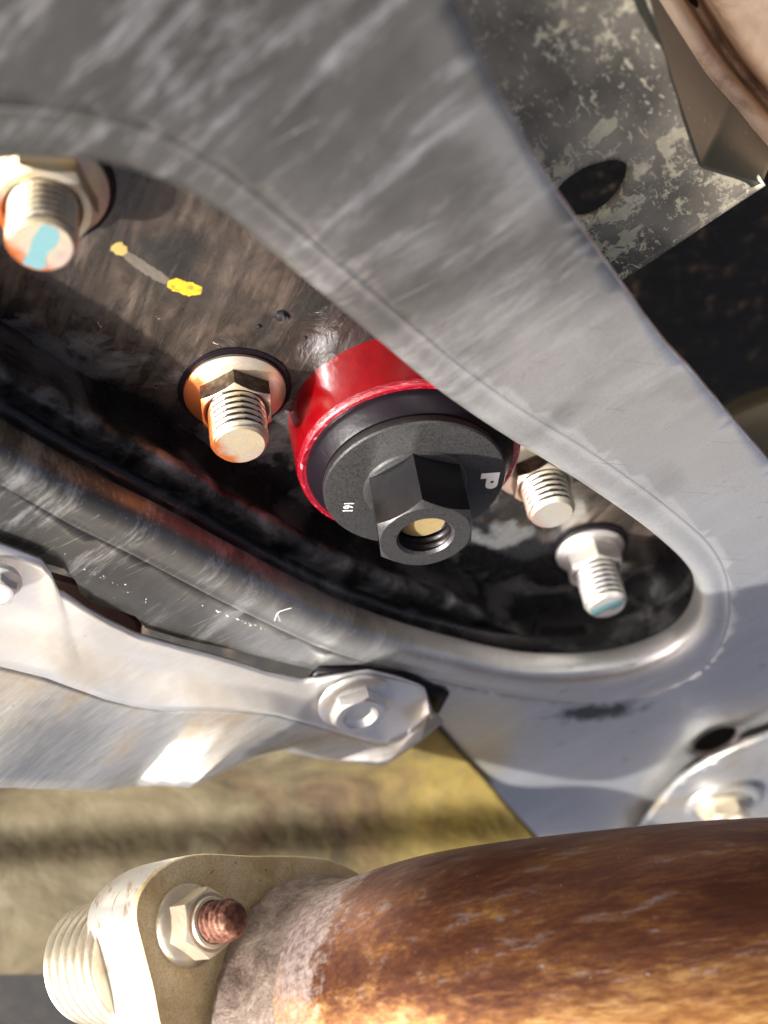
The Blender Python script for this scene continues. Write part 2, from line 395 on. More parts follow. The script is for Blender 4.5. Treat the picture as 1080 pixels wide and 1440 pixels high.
def lathe(prof, seg=72, wob=0., cap0=False, cap1=False, seed=0.):
    v = []
    for r, z in prof:
        for j in range(seg):
            a = 2*pi*j/seg
            rr = r + (wob*noise.noise(Vector((cos(a)*2.2, sin(a)*2.2, z*.35+seed))) if wob else 0)
            v.append((rr*cos(a), rr*sin(a), z))
    f = grid_faces(len(prof), seg, True)
    if cap1: f.append(tuple(range((len(prof)-1)*seg, len(prof)*seg)))
    if cap0: f.append(tuple(reversed(range(seg))))
    return v, f
def hexagon(ap, z0, z1, rch, hole=None, seg=96, ang=0., base_round=False):
    """hex prism, top corners cut by the chamfer cone, optional hole"""
    def rh(a): 
        b = (a + pi/6) % (pi/3) - pi/6
        return ap/cos(b)
    rings = []
    A = [2*pi*j/seg + ang for j in range(seg)]
    HA = [rh(2*pi*j/seg + pi/6) for j in range(seg)]
    rings.append([(r, z0) for r in HA])
    rings.append([(r-.0, z1 - max(0, (r-rch))*.62 - .12) for r in HA])
    rings.append([(min(r, rch + (r-rch)*.9) - .12, z1 - max(0, (r-rch))*.55 - .02) for r in HA])
    rings.append([(rch-.1, z1)]*seg)
    if hole:
        rings.append([(hole+.5, z1)]*seg); rings.append([(hole, z1-.5)]*seg)
    v = [(r*cos(a), r*sin(a), z) for ring in rings for a, (r, z) in zip(A, ring)]
    f = grid_faces(len(rings), seg, True)
    if not hole: f.append(tuple(range((len(rings)-1)*seg, len(rings)*seg)))
    return v, f
def thread(r0, dep, z0, z1, pitch, seg=64, ch=1.1, inside=False, cap=True):
    nz = int((z1-z0)/pitch*10)+1; v = []
    for i in range(nz+1):
        z = z0 + (z1-z0)*i/nz
        for j in range(seg):
            a = 2*pi*j/seg
            t = (z/pitch - a/(2*pi)) % 1.
            p = abs(2*t-1); p = min(1, max(0, (p-.12)/.76))
            r = r0 - dep*(1-p)
            if inside: r = r0 + dep*(1-p)
            elif z > z1-ch: r = min(r, r0 - (z-(z1-ch))*.75)
            v.append((r*cos(a), r*sin(a), z))
    f = grid_faces(nz+1, seg, True)
    if inside: f = [tuple(reversed(q)) for q in f]
    elif cap: f.append(tuple(range(nz*seg, (nz+1)*seg)))
    return v, f
def groove(v, f, rlim):
    zt = max(q[2] for q in v) - 1.2
    return [1 if len(q) == 4 and sum(math.hypot(v[i][0], v[i][1]) for i in q)/4 < rlim and v[q[0]][2] < zt else 0 for q in f]
def inpoly(p, poly):
    x, y = p; c = False
    for i in range(len(poly)):
        x1, y1 = poly[i]; x2, y2 = poly[i-1]
        if (y1 > y) != (y2 > y) and x < (x2-x1)*(y-y1)/(y2-y1)+x1: c = not c
    return c
def spline(pts, per=6, closed=False):
    P = [Vector(p) for p in pts]; n = len(P); out = []
    for i in range(n if closed else n-1):
        if closed: a, b, c, d = P[i-1], P[i], P[(i+1) % n], P[(i+2) % n]
        else: a, b, c, d = P[max(i-1, 0)], P[i], P[i+1], P[min(i+2, n-1)]
        for k in range(per):
            t = k/per
            out.append(.5*((2*b)+(c-a)*t+(2*a-5*b+4*c-d)*t*t+(3*b-a-3*c+d)*t**3))
    if not closed: out.append(P[-1])
    return out
def cdt(outer, holes=(), step=3., margin=.8):
    """triangulate a polygon with holes plus an inner grid; 2-D in, (verts2d, faces) out"""
    vs2 = [Vector(p[:2]) for p in outer]; es = [(i, (i+1) % len(outer)) for i in range(len(outer))]
    for h in holes:
        b = len(vs2); vs2 += [Vector(p[:2]) for p in h]; es += [(b+i, b+(i+1) % len(h)) for i in range(len(h))]
    bd = list(vs2)
    xs = [p.x for p in outer]; ys = [p.y for p in outer]
    op = [(p[0], p[1]) for p in outer]; hp = [[(p[0], p[1]) for p in h] for h in holes]
    from mathutils.kdtree import KDTree
    kd = KDTree(len(bd))
    for i, p in enumerate(bd): kd.insert((p.x, p.y, 0), i)
    kd.balance()
    y = min(ys); row = 0
    while y < max(ys):
        x = min(xs) + (step/2 if row % 2 else 0)
        while x < max(xs):
            q = (x + random.uniform(-.1, .1)*step, y + random.uniform(-.1, .1)*step)
            if inpoly(q, op) and not any(inpoly(q, h) for h in hp) and kd.find((q[0], q[1], 0))[2] > margin: vs2.append(Vector(q))
            x += step
        y += step*.87; row += 1
    rv, _, rf, _, _, _ = delaunay_2d_cdt(vs2, es, [], 0, 1e-6)
    F = []
    for f in rf:
        c = sum((rv[i] for i in f), Vector((0, 0)))/len(f)
        if inpoly(c, op) and not any(inpoly(c, h) for h in hp): F.append(tuple(f))
    return rv, F
def solid(o, t, off=-1., rim=None):
    m = o.modifiers.new('thickness', 'SOLIDIFY'); m.thickness = t*MM; m.offset = off
    if rim is not None: m.material_offset_rim = rim
    return o
def sheet_px(name, outline, surf, mat, parent, holes=(), step=12, t=1.5, amp=0., fr=.05, smooth=50, rim=None, mats=None):
    """a sheet whose outline was surveyed as sight lines, laid on the real surface surf(x, y) -> point"""
    rv, F = cdt([Vector(p) for p in outline], [[Vector(p) for p in h] for h in holes], step, step*.35)
    V = []
    for p in rv:
        q = surf(p.x, p.y)
        if amp: q = q + Vector((0, 0, amp*noise.fractal(q*fr, 1., 2., 3)))
        V.append(q)
    F = [tuple(reversed(f)) for f in F]
    o = build(name, V, F, mat, parent, smooth=smooth, mats=mats)
    if t: solid(o, t, -1, rim)
    return o
def loft(rows, per_r, per_c):
    """rows of 3-D control points -> smooth grid"""
    a = [spline(r, per_c) for r in rows]
    cols = [spline([r[j] for r in a], per_r) for j in range(len(a[0]))]
    nr = len(cols[0]); nc = len(cols)
    return [cols[j][i] for i in range(nr) for j in range(nc)], grid_faces(nr, nc), nr, nc
def tube(path, rad, seg=10, closed_ends=True):
    v = []; P = [Vector(p) for p in path]
    t = (P[1]-P[0]).normalized(); s = t.orthogonal().normalized()
    for i, p in enumerate(P):
        t = (P[min(i+1, len(P)-1)]-P[max(i-1, 0)]).normalized()
        s = (s - t*s.dot(t)).normalized(); b = t.cross(s)
        r = rad(i/(len(P)-1)) if callable(rad) else rad
        for j in range(seg):
            a = 2*pi*j/seg; v.append(p + (s*cos(a)+b*sin(a))*r)
    f = grid_faces(len(P), seg, True)
    if closed_ends: f += [tuple(reversed(range(seg))), tuple(range((len(P)-1)*seg, len(P)*seg))]
    return v, f

# ------------------------------------------------------------------ underbody (far background)
s = 900
vv = [(x, y, -62) for y in (-s, -300, 300, s) for x in (-s, -300, 300, s)]
tag(build('underbody', vv, grid_faces(4, 4), MA['felt']), 'black felt covered underbody with brown dirt specks', None, None, 'structure')

# ------------------------------------------------------------------ mounting plate inside the opening
HF = 24.0
root = empty('mounting_plate', ph(400, 500)); tag(root, 'dark brown filmed steel plate behind the bolts, with a yellow paint stroke', 'plate')
HOLE_PX = [(-130,120),(0,120),(130,135),(205,155),(340,230),(488,350),(626,470),(750,560),(890,655),(1000,750),(1030,818),(1028,884),(990,938),(862,983),(726,977),(560,940),(384,880),(246,810),(112,742),(-24,664),(-300,560),(-520,400),(-360,170)]
hp_ = [ph(x, y, HF-3) for x, y in HOLE_PX]; cc_ = sum(hp_, Vector())/len(hp_)
hp_ = [p + (p-cc_).normalized()*5 for p in hp_]
hp_ = spline(hp_, 4, True)
rv, F = cdt(hp_, (), 1.6, .5)
q0, q1 = ph(0, 500), ph(640, 880)
dq = (q1-q0).normalized(); nq = Vector((dq.y, -dq.x, 0))
def plate_z(p):
    d = (p-q0).dot(nq); low = max(0, min(1, (d+12)/14))
    q = Vector((p.x, p.y, 0))
    return .5*noise.fractal(q*.05, 1, 2, 2) - .5 + low*(1.6*noise.fractal(q*.085, 1, 2, 3) - 1.2)
V = [Vector((p.x, p.y, plate_z(p.to_3d()))) for p in rv]
build('plate_sheet', V, F, MA['plate'], root, smooth=60)
def stroke(name, pts, wid, mat, z=.35, parent=root):
    P = [ph(*p) for p in pts]; P = spline(P, 14); L_, v = len(P), []
    for i, p in enumerate(P):
        t = (P[min(i+1, L_-1)]-P[max(i-1, 0)]).normalized(); b = Vector((-t.y, t.x, 0))
        e = min(1, .45+2.2*min(i, L_-1-i)/L_); wv = wid*e*(1+.22*noise.noise(p*1.9)+.15*noise.noise(p*5))
        for s_ in (-1, -.5, 0, .5, 1): q = p + b*wv*s_; v.append(Vector((q.x, q.y, plate_z(q) + .10 - .05*abs(s_) + (.03 if z > .3 else 0))))
    return build(name, v, grid_faces(L_, 5), mat, parent)
stroke('paint_stroke', [(236, 402), (250, 404), (266, 409), (284, 411)], 1.35, MA['yellow'])
stroke('paint_stroke', [(160, 346), (166, 351), (176, 360)], 1.05, MA['pale_yellow'])
stroke('paint_film', [(172, 356), (195, 374), (220, 390), (240, 402)], .95, MA['film'], .28)
# small weld spatter pimples
for (x, y, r) in ((395, 446, 1.1), (402, 448, .7), (364, 461, .5), (405, 582, .5), (430, 478, .4)):
    v, f = lathe([(r, -.3), (r*.95, .3*r), (r*.6, .75*r), (.01, .9*r)], 14)
    c = ph(x, y, .0); c.z = plate_z(c); build('weld_spatter', [Vector(q)+c for q in v], f, MA['black'], root)

# ------------------------------------------------------------------ cross member with the long oval opening
root = empty('crossmember', ph(700, 400, HF)); tag(root, 'grey worn steel crossmember with a long oval opening round the red bushing', 'crossmember')
PAIR = [  # sight lines to the lip's inner edge and to its crease
 ((-90,246),(-90,150)),((0,228),(0,152)),((60,224),(60,156)),((130,228),(130,166)),((200,245),(205,186)),((262,272),(268,214)),((330,315),(340,262)),
 ((400,372),(414,322)),((470,432),(488,384)),((540,490),(562,446)),((600,540),(626,500)),((660,583),(690,548)),((720,622),(750,588)),((790,664),(820,630)),
 ((860,710),(890,678)),((920,754),(950,724)),((964,795),(998,768)),((984,832),(1022,818)),((982,872),(1022,884)),((958,905),(990,938)),((915,928),(930,968)),
 ((860,942),(862,983)),((800,947),(800,985)),((730,944),(726,977)),((650,928),(642,962)),((560,903),(548,940)),((470,870),(456,912)),((400,836),(384,880)),
 ((330,800),(312,845)),((265,764),(246,810)),((200,730),(180,775)),((135,698),(112,742)),((65,660),(42,702)),((0,624),(-24,664)),((-90,572),(-112,608)),((-230,500),(-260,540)),((-420,400),(-480,400)),((-330,280),(-360,200)),((-190,250),(-200,155))]
inn = [p for p in spline([(a[0], a[1], 0) for a, b in PAIR], 6, True)]
cre = [p for p in spline([(b[0], b[1], 0) for a, b in PAIR], 6, True)]
CI = [ph(p.x, p.y, HF-1.6) for p in inn]; CC = [ph(p.x, p.y, HF) for p in cre]
NL = len(CI)
OUT = [(600,-90),(640,0),(668,60),(700,128),(742,205),(792,286),(850,370),(900,438),(950,498),(1000,556),(1080,648),(1170,750),(1330,930),(1330,1240),(1000,1330),(720,1330),
 (600,1180),(520,1040),(478,952),(430,940),(330,915),(250,898),(204,884),(190,868),(160,858),(128,848),(112,834),(106,816),(90,800),(0,776),(-110,740),(-300,660),(-700,600),(-900,300),(-500,-60),(-60,-130),(300,-110)]
OP = []
for i, a in enumerate(OUT):
    b = OUT[(i+1) % len(OUT)]; k = max(1, int(math.hypot(b[0]-a[0], b[1]-a[1])/14))
    for j in range(k):
        t = j/k; x, y = a[0]+(b[0]-a[0])*t, a[1]+(b[1]-a[1])*t
        q = ph(x, y, HF); q += Vector((noise.noise(q*.14)*.3, noise.noise(q*.14+Vector((9, 9, 9)))*.3, 0))
        OP.append(q)
hc = ph(1008, 1042, HF); DH = [hc + Vector((5.3*cos(2*pi*i/28), 7.2*sin(2*pi*i/28)-.6, 0)) for i in range(28)]
rv, F = cdt(OP, [CC, DH], 2.6, .9)
def face_h(p):
    return HF + .5*noise.fractal(Vector((p[0], p[1], 0))*.018, 1, 2, 1) 
CCm = [Vector((p.x, p.y, face_h(p))) for p in CC]
V = [(p.x, p.y, face_h(p)) for p in rv]
f_o = build('face_plate', V, F, MA['sub'], root, mats=[MA['sub_face'], MA['edge']], smooth=40); solid(f_o, 1.8, -1, 1)
c_ = hc - Vector((0, 0, 8.)); build('box_floor', [c_+Vector(q) for q in ((-16,-24,0),(16,-24,0),(16,14,0),(-16,14,0),(-16,-24,-2),(16,-24,-2),(16,14,-2),(-16,14,-2))], [(0,1,2,3),(0,3,7,4),(1,0,4,5),(2,1,5,6),(3,2,6,7)], MA['hollow'], root)
# rolled lip
prof = [(-.05, -.5), (-.045, -.02), (-.03, .06), (.03, .05), (.08, -.02), (.14, -.12), (.24, -.12), (.38, -.06), (.52, -.05), (.66, -.2), (.8, -.6), (.91, -1.2), (.98, -2.1), (1.02, -3.4), (1.03, -5.5), (.98, -6.8)]
V = []
for t, dh in prof:
    for i in range(NL):
        a, b = CCm[i], CI[i]; p = a.lerp(Vector((b.x, b.y, a.z)), t)
        V.append(Vector((p.x, p.y, a.z+dh+(.12*noise.noise(p*.12) if t > .1 else 0))))
o = build('hole_lip', V, [tuple(reversed(q)) for q in grid_faces(len(prof), NL, True)], MA['sub'], root, smooth=60)
# inner wall with a dented ledge along its lower run
V = []; cen = sum(CI, Vector())/NL
nrm = []
for i in range(NL):
    t = (CI[(i+1) % NL]-CI[i-1]).normalized(); nrm.append(Vector((t.y, -t.x, 0)))
if (CI[0]+nrm[0]*5-cen).length < (CI[0]-cen).length: nrm = [-q for q in nrm]
WP = [(1.5, HF-6.5), (2.6, HF-7.5), (3.2, 14), (3.4, 12.4), (3.0, 11.3), (1.8, 10.7), (.3, 10.8), (-1.2, 11.0), (-2.4, 10.7), (-3.3, 9.8), (-3.5, 8.4), (-2.8, 6.5), (-2.2, 3), (-2, -2), (-2, -6)]
for k, (off, h) in enumerate(WP):
    for i in range(NL):
        x, y = inn[i].x, inn[i].y
        low = 1. if (y > 560 and x < 780 and not (y < 800 and x > 600)) else 0.
        if low and x > 640: low = max(0, 1-(x-640)/140)
        led = off
        if k >= 4:
            flat = 3.2
            d = 0.
            for q, wd in ((20, 26), (135, 24), (292, 24), (430, 24), (535, 22), (640, 22)):
                d = max(d, math.exp(-((x-q-14)/(wd*.5))**2))
            led = flat + (off-flat)*low*(1-.12*d)
            h2 = h - (.3*d*low if k < 12 else 0)
        else: h2 = h
        p = CI[i] + nrm[i]*led; p = Vector((p.x, p.y, h2))
        p += nrm[i]*(.15*noise.fractal(p*.04, 1, 2, 1)); V.append(p)
build('inner_wall', V, [tuple(reversed(q)) for q in grid_faces(len(WP), NL, True)], None, root, smooth=75, mats=[MA['black'], MA['crest_glint']], fm=[1 if 5 <= i//NL <= 9 else 0 for i in range((len(WP)-1)*NL)])
# brown bracket showing through the notch, and a grey tab edge
root = empty('notch_bracket', ph(150, 865, 14)); tag(root, 'small brown primed bracket showing dark in the notch behind the silver shield', 'bracket')
sheet_px('bracket_sheet', [(60,810),(130,830),(200,880),(196,930),(120,930),(60,880)], lambda x, y: ph(x, y, 15), MA['brown'], root, step=18)

# ------------------------------------------------------------------ flange bolts
BG = 'flange bolts inside the oval opening'
def flange_bolt(x, y, label, mz, L, rf, rt, ang, hexh=5.6, mark=None, tilt=(0, 0), flat=None, hx=1.18):
    ax = (dirw((0, 0, 0)) + Vector((tilt[0], tilt[1], 1))).normalized()
    r_ = empty('flange_bolt', ph(x, y, -.2), ax, ang); tag(r_, label, 'bolt', BG)
    v, f = lathe([(rf+1.0, -.6), (rf+1.0, .05), (rf+.6, .2), (rf-.5, .2)], 64); build('shadow_ring', v, f, MA['sleeve'], r_, True)  # black ring modelled as the shadow round the flange
    v, f = lathe([(rf-.2, .1), (rf, .35), (rf, .9), (rf-.25, 1.15), (rf-1.2, 1.45), (rt+1.6, 1.95), (rt, 2.)], 72)
    build('flange', v, f, MA[mz], r_, True)
    v, f = hexagon(rt*hx, 1.3, hexh, rt*(hx+.02), rt+.15); build('hex_body', v, f, None, r_, True, 25, [MA[mz], MA[flat or mz]], [1 if i < 96 else 0 for i in range(len(f))])
    v, f = thread(rt, .62, hexh-1.6, L, 1.3); build('threaded_shank', v, f, None, r_, True, 40, [MA[mz], MA['grime']], groove(v, f, rt-.36))
    if mark is not None:
        k = rt - .95; v = []; 
        for i in range(13):
            t = -1+2*i/12; wv = .36*k*(1+.18*sin(5*t)); s_ = .15*k*sin(2.2*t)
            lim = sqrt(max(0, 1-t*t))*k
            for q in (-1, 0, 1): v.append((max(-lim, min(lim, q*wv+s_)), t*k, L+.05))
        o = build('paint_mark', v, grid_faces(13, 3), MA['blue'], r_, True); o.rotation_euler.z = mark
    return r_
flange_bolt(330, 548, 'yellow zinc flange bolt between the yellow paint stroke and the red bushing', 'zinc', 13.2, 8.8, 4.95, radians(28), flat='shaded_hex')
flange_bolt(62, 262, 'large blurred flange bolt with a blue stripe across its tip and orange threads', 'zinc', 13.6, 9.2, 5.0, radians(44), mark=radians(-62), hx=1.34)
flange_bolt(757, 654, 'dark-threaded flange bolt tucked between the red bushing and the arm', 'zinc_pale', 12.6, 8.6, 4.6, radians(28), flat='shaded_hex')
flange_bolt(829, 772, 'lilac silver flange bolt with a faint blue tip near the narrow end of the opening', 'zinc_lilac', 15.2, 7.4, 4.5, radians(34), 6.4, radians(-85))

# ------------------------------------------------------------------ red bushing and black nut
cb = ph(584, 684, 16); cb = Vector((cb.x, cb.y, 0))
root = empty('suspension_bushing', cb); tag(root, 'round red polyurethane bushing with a black inner sleeve, behind the big black nut', 'bushing')
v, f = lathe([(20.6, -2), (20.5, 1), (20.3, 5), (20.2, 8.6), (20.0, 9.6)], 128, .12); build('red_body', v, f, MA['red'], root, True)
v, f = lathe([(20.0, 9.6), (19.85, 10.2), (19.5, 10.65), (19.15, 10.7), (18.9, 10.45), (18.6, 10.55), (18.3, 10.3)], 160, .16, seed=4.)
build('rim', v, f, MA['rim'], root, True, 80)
v, f = lathe([(18.55, 9.9), (18.45, 11.0), (18.0, 11.7), (17.2, 12.5), (16.5, 13.4), (16.1, 13.8), (14., 14.)], 128, .1); build('inner_sleeve', v, f, MA['sleeve'], root, True)
root = empty('flange_nut', cb + Vector((0, 0, 13.9))); tag(root, 'big black hex nut with a wide round washer flange marked 161 and P', 'nut')
v, f = lathe([(15.2, 0), (16.0, .2), (16.1, .5), (16.1, 1.7), (15.85, 2.05), (15.5, 2.1), (9.2, 2.1), (8.9, 2.5), (8.4, 2.7), (7.8, 2.7)], 160); build('washer_flange', v, f, MA['oxide'], root, True, 25)
v, f = hexagon(7.85, 2.2, 13.4, 7.85, 4.5, 144); 
o = build('hex_body', v, f, None, root, True, 22, [MA['oxide'], MA['flats']], [1 if i < 144 else 0 for i in range(len(f))]); o.rotation_euler.z = radians(34)
v, f = thread(4.45, .55, 2., 13.0, 1.5, 64, inside=True); build('inner_thread', v, f, MA['sleeve'], root, True, 60)
v, f = lathe([(4.35, 4), (4.3, 9.7), (4., 10.), (.02, 10.)], 40); build('stud_end', v, f, MA['studend'], root, True)
# printed marks (flat print, read with their tops along +X)
def place_print(name, verts2, faces, cpx, ang):
    c = ph(cpx[0], cpx[1], 16.0); z = 13.9 + 2.1 + .03
    ca, sa = cos(ang), sin(ang)
    v = [(c.x + x*ca - y*sa, c.y + x*sa + y*ca, z) for x, y in verts2]
    return build(name, v, faces, MA['white'], root, smooth=None)
Pg = [(0, 0), (3.3, 0), (3.3, -3.2)] + [(2.2+1.1*cos(a), -3.2-1.1*sin(a)) for a in [pi*i/14 for i in range(1, 14)]] + [(1.1, -3.2), (1.1, -1.45), (0, -1.45)]
Hg = [(2.2+.33*cos(2*pi*i/12), -2.45+.33*sin(2*pi*i/12)) for i in range(12)]
rv, F = cdt([Vector(p) for p in Pg], [[Vector(p) for p in Hg]], 9)
place_print('printed_letter', [(p.x-1.65, p.y+2.1) for p in rv], F, (688, 676), radians(-4))
fc = bpy.data.curves.new('txt', 'FONT'); fc.body = '161'; fc.size = 2.5; fc.align_x = 'CENTER'; fc.align_y = 'CENTER'; fc.resolution_u = 3; fc.offset = .015
fo = bpy.data.objects.new('txt', fc); col.objects.link(fo)
tm = fo.to_mesh(); tv = [(v_.co.y, -v_.co.x*.78) for v_ in tm.vertices]; tf = [tuple(p.vertices) for p in tm.polygons]
fo.to_mesh_clear(); bpy.data.objects.remove(fo); bpy.data.curves.remove(fc)
place_print('printed_number', tv, tf, (489, 713), radians(-8))

# ------------------------------------------------------------------ chassis rail, upper right
root = empty('chassis_rail', ph(800, 150, -5)); tag(root, 'olive grey folded chassis rail with pale mud splashes and a round black hole', 'rail')
hr = -5
def rail_s(x, y): return ph(x, y, hr)
hole = [p for p in spline([(772,292,0),(786,262,0),(810,241,0),(840,228,0),(868,224,0),(884,236,0),(884,258,0),(868,285,0),(845,305,0),(822,314,0),(792,314,0)], 3, True)]
sheet_px('rail_face', [(560,-90),(700,-90),(800,-90),(896,-90),(908,-20),(925,45),(945,110),(966,175),(985,232),(1020,243),(1072,257),(1040,279),(1000,306),(960,333),(920,360),(872,392),(800,440),(700,440),(600,300)], rail_s, MA['rail'], root, [hole], 9, 2.2, .5, .05)
ax_r = [(878,-90),(900,-20),(925,45),(945,110),(966,175),(981,221),(986,233),(1000,238),(1030,246),(1072,258)]
rows = [[pz(a[0], a[1], (ph(a[0], a[1], hr)-CAM).dot(dirw((0, 0, 1)))) for a in ax_r]]
Zr = lambda x, y: (ph(x, y, hr)-CAM).dot(dirw((0, 0, 1)))
B = [(862,-90),(888,-50),(922,0),(955,52),(990,106),(1018,139),(1024,146),(1036,159),(1056,185),(1086,218)]
rows = [[pz(a[0], a[1], Zr(*a)-.3) for a in ax_r], [pz(a[0]*.5+b[0]*.5+2, a[1]*.5+b[1]*.5-2, Zr(*a)+4) for a, b in zip(ax_r, B)], [pz(b[0]+3, b[1]-3, Zr(*a)+13) for a, b in zip(ax_r, B)]]
v, f, _, _ = loft(rows, 8, 5); solid(build('rail_side', v, f, MA['rside'], root), 1.5)
# rolled bottom edge
P = spline([ph(868,393,hr), ph(920,360,hr), ph(1000,306,hr), ph(1074,257,hr)], 8)
v, f = tube([p+Vector((0, 0, -.8)) for p in P], 1.1, 12); build('rolled_edge', v, f, MA['rail'], root)
# beige member beyond
root = empty('beige_member', pz(1020, 60, 230)); tag(root, 'dusty pink-beige member with a dark groove in the corner beyond the rail', 'member')
rows = []
for off, dz in ((-14, 12), (0, 8), (18, 6), (30, 9), (40, 24), (54, 22), (70, 5), (130, 2), (220, 0), (330, 4)):
    rows.append([pz(x+off*.85, y-off*.5, 215+dz+6) for x, y in ((858,-110),(888,-50),(922,0),(990,106),(1090,222),(1160,300))])
v, f, _, _ = loft(rows, 4, 6)
build('member_skin', [p + Vector((0, 0, .8*noise.fractal(p*.06, 1, 2, 3))) for p in v], f, MA['beige'], root, smooth=70)
# olive panel low beyond the arm's edge
root = empty('tan_panel', ph(1070, 610, -30)); tag(root, 'small olive tan panel edge below the dark felt beyond the crossmember', 'panel')
rows = [[ph(x, y+d, z) for x, y in ((980,625),(1010,598),(1060,572),(1130,548))] for d, z in ((-14,-40),(0,-26),(12,-22),(60,-20),(140,-22))]
v, f, _, _ = loft(rows, 4, 6); solid(build('panel_skin', v, f, MA['tanp'], root), 1.5)

# ------------------------------------------------------------------ silver shield, lower left
root = empty('heat_shield', ph(250, 950, HF+4)); tag(root, 'silver aluminium heat shield with a bent skirt along the crossmember', 'shield')
C3 = [((-110,728),(-110,915),(-250,1112)),((0,766),(0,938),(-120,1112)),((58,788),(66,954),(-60,1110)),((72,806),(98,966),(-25,1110)),((84,832),(126,976),(0,1109)),((112,850),(150,985),(18,1108)),((150,873),(188,994),(70,1110)),
 ((192,894),(232,1000),(140,1113)),((262,914),(278,1000),(190,1106)),((300,924),(312,1000),(222,1105)),((330,933),(340,1001),(245,1106)),((375,948),(390,1006),(266,1108)),((425,958),(440,1020),(335,1078)),((470,951),(498,1038),(392,1056)),
 ((520,945),(542,1050),(470,1070)),((566,956),(580,1030),(540,1077)),((598,968),(604,1006),(592,1044)),((605,990),(611,1008),(626,1015))]
Zc = lambda p: (p-CAM).dot(dirw((0, 0, 1)))
rows = [[], [], [], [], []]
cor = [0, 0, 0, 0, 0, 0, 4, 9, 14, 8, 4, 0, 0, 0, 0, 0, 0, 0]
for i, (a, b, c) in enumerate(C3):
    A_, B_ = ph(a[0], a[1], HF+2.2), ph(b[0], b[1], HF+5.5)
    zb = Zc(B_); Cc = pz(c[0], c[1], zb+6+cor[i]*.9)
    rows[0].append(A_); rows[1].append(A_.lerp(B_, .5)+Vector((0, 0, -.8))); rows[2].append(B_)
    rows[3].append(B_.lerp(Cc, .25)+Vector((0, 0, -.5))); rows[4].append(Cc)
def lin(a, n): 
    out = []
    for i in range(len(a)-1):
        for k in range(n): out.append(a[i].lerp(a[i+1], k/n))
    return out+[a[-1]]
def shield_part(name, rr, mat):
    # piecewise straight between stations so the bends stay crisp
    rr = [lin(r, 5) for r in rr]; cols = [lin([r[j] for r in rr], 6) for j in range(len(rr[0]))]
    nr, nc = len(cols[0]), len(cols)
    v = [cols[j][i] for i in range(nr) for j in range(nc)]
    v = [p+Vector((0, 0, .22*noise.fractal(p*.045, 1, 2, 2))) for p in v]
    o = build(name, v, [tuple(reversed(q)) for q in grid_faces(nr, nc)], mat, root, smooth=25); solid(o, .9)
    b = o.modifiers.new('soft', 'SMOOTH'); b.factor = .3; b.iterations = 1
    return o
shield_part('shield_face', rows[:3], MA['shield']); shield_part('shield_skirt', rows[2:], MA['dull'])  # skirt gets a darker sheet colour to deepen its shade
# dark gasket tab behind the shield
root = empty('gasket_tab', ph(440, 955, HF+1)); tag(root, 'thin black gasket tab peeping out above the silver shield by its bolt', 'gasket')
sheet_px('tab_sheet', [(428,962),(446,944),(500,942),(570,950),(606,966),(616,972),(632,976),(618,1002),(606,1010),(560,1010),(470,990)], lambda x, y: ph(x, y, HF+1.2), MA['sleeve'], root, step=14, t=.8)

def head_bolt(x, y, h, label, mat, rf, ap, ang, ht=4.5, axis=(0, 0, 1), socket=True):
    r_ = empty('hex_bolt', ph(x, y, h), axis, ang); tag(r_, label, 'bolt', 'bolts holding the silver shield')
    v, f = lathe([(rf-.2, -.3), (rf, .2), (rf, .8), (rf-.5, 1.1), (ap*.9, 1.7)], 56); build('flange', v, f, mat, r_, True)
    if socket:
        v, f = hexagon(ap, .9, ht, ap*1.0, ap*.62, 96); build('hex_head', v, f, mat, r_, True, 25)
        v, f = lathe([(ap*.62, ht-.4), (ap*.5, ht-1.2), (.02, ht-1.3)], 32); build('head_dish', v, f, mat, r_, True)
    else:
        v, f = hexagon(ap, .9, ht, ap*1.0, None, 96); build('hex_head', v, f, mat, r_, True, 25)
    return r_
head_bolt(500, 985, HF+4.3, 'silver hex bolt at the pointed tip of the aluminium shield', MA['bright_plain'], 7.6, 4.9, radians(10), 4.2, (.1, .1, 1))
head_bolt(-8, 815, HF+4, 'silver bolt head cut off at the picture edge on the shield', MA['zinc_lilac'], 4.4, 3.2, 0, 3)
v, f = lathe([(4.2, -.6), (3.6, .3), (2.4, .8), (.02, 1.)], 40, .1); c = ph(8, 905, HF+4.2)

# ------------------------------------------------------------------ pale bracket, lower right
root = empty('bracket_tab', ph(1000, 1130, HF+4)); tag(root, 'pale silver bracket tab over the brown exhaust pipe, held by a gold bolt', 'bracket')
sheet_px('tab_plate', [(868,1215),(905,1158),(930,1125),(955,1098),(1000,1067),(1045,1048),(1100,1030),(1220,990),(1250,1280),(900,1290)], lambda x, y: ph(x, y, HF+4+1.5*math.exp(-((x-1020)**2+(y-1115)**2)/3000.)), MA['dull'], root, (), 10, 1.4, .5, .06)
v, f = lathe([(9.5, -.5), (9, .5), (8.2, .9), (7, .3), (5, .1)], 48); c = ph(1018, 1128, HF+6.0); build('raised_ring', [Vector(q)+c for q in v], f, MA['dull'], root)
P = [ph(x, y, HF+5) for x, y in ((1062,1070),(1080,1052),(1110,1040))]
head_bolt(1016, 1132, HF+5.6, 'gold hex bolt on the pale bracket above the exhaust pipe', MA['zinc_plain'], 6.6, 4.8, radians(12), 4.8, (0, 0, 1))['group'] = ''
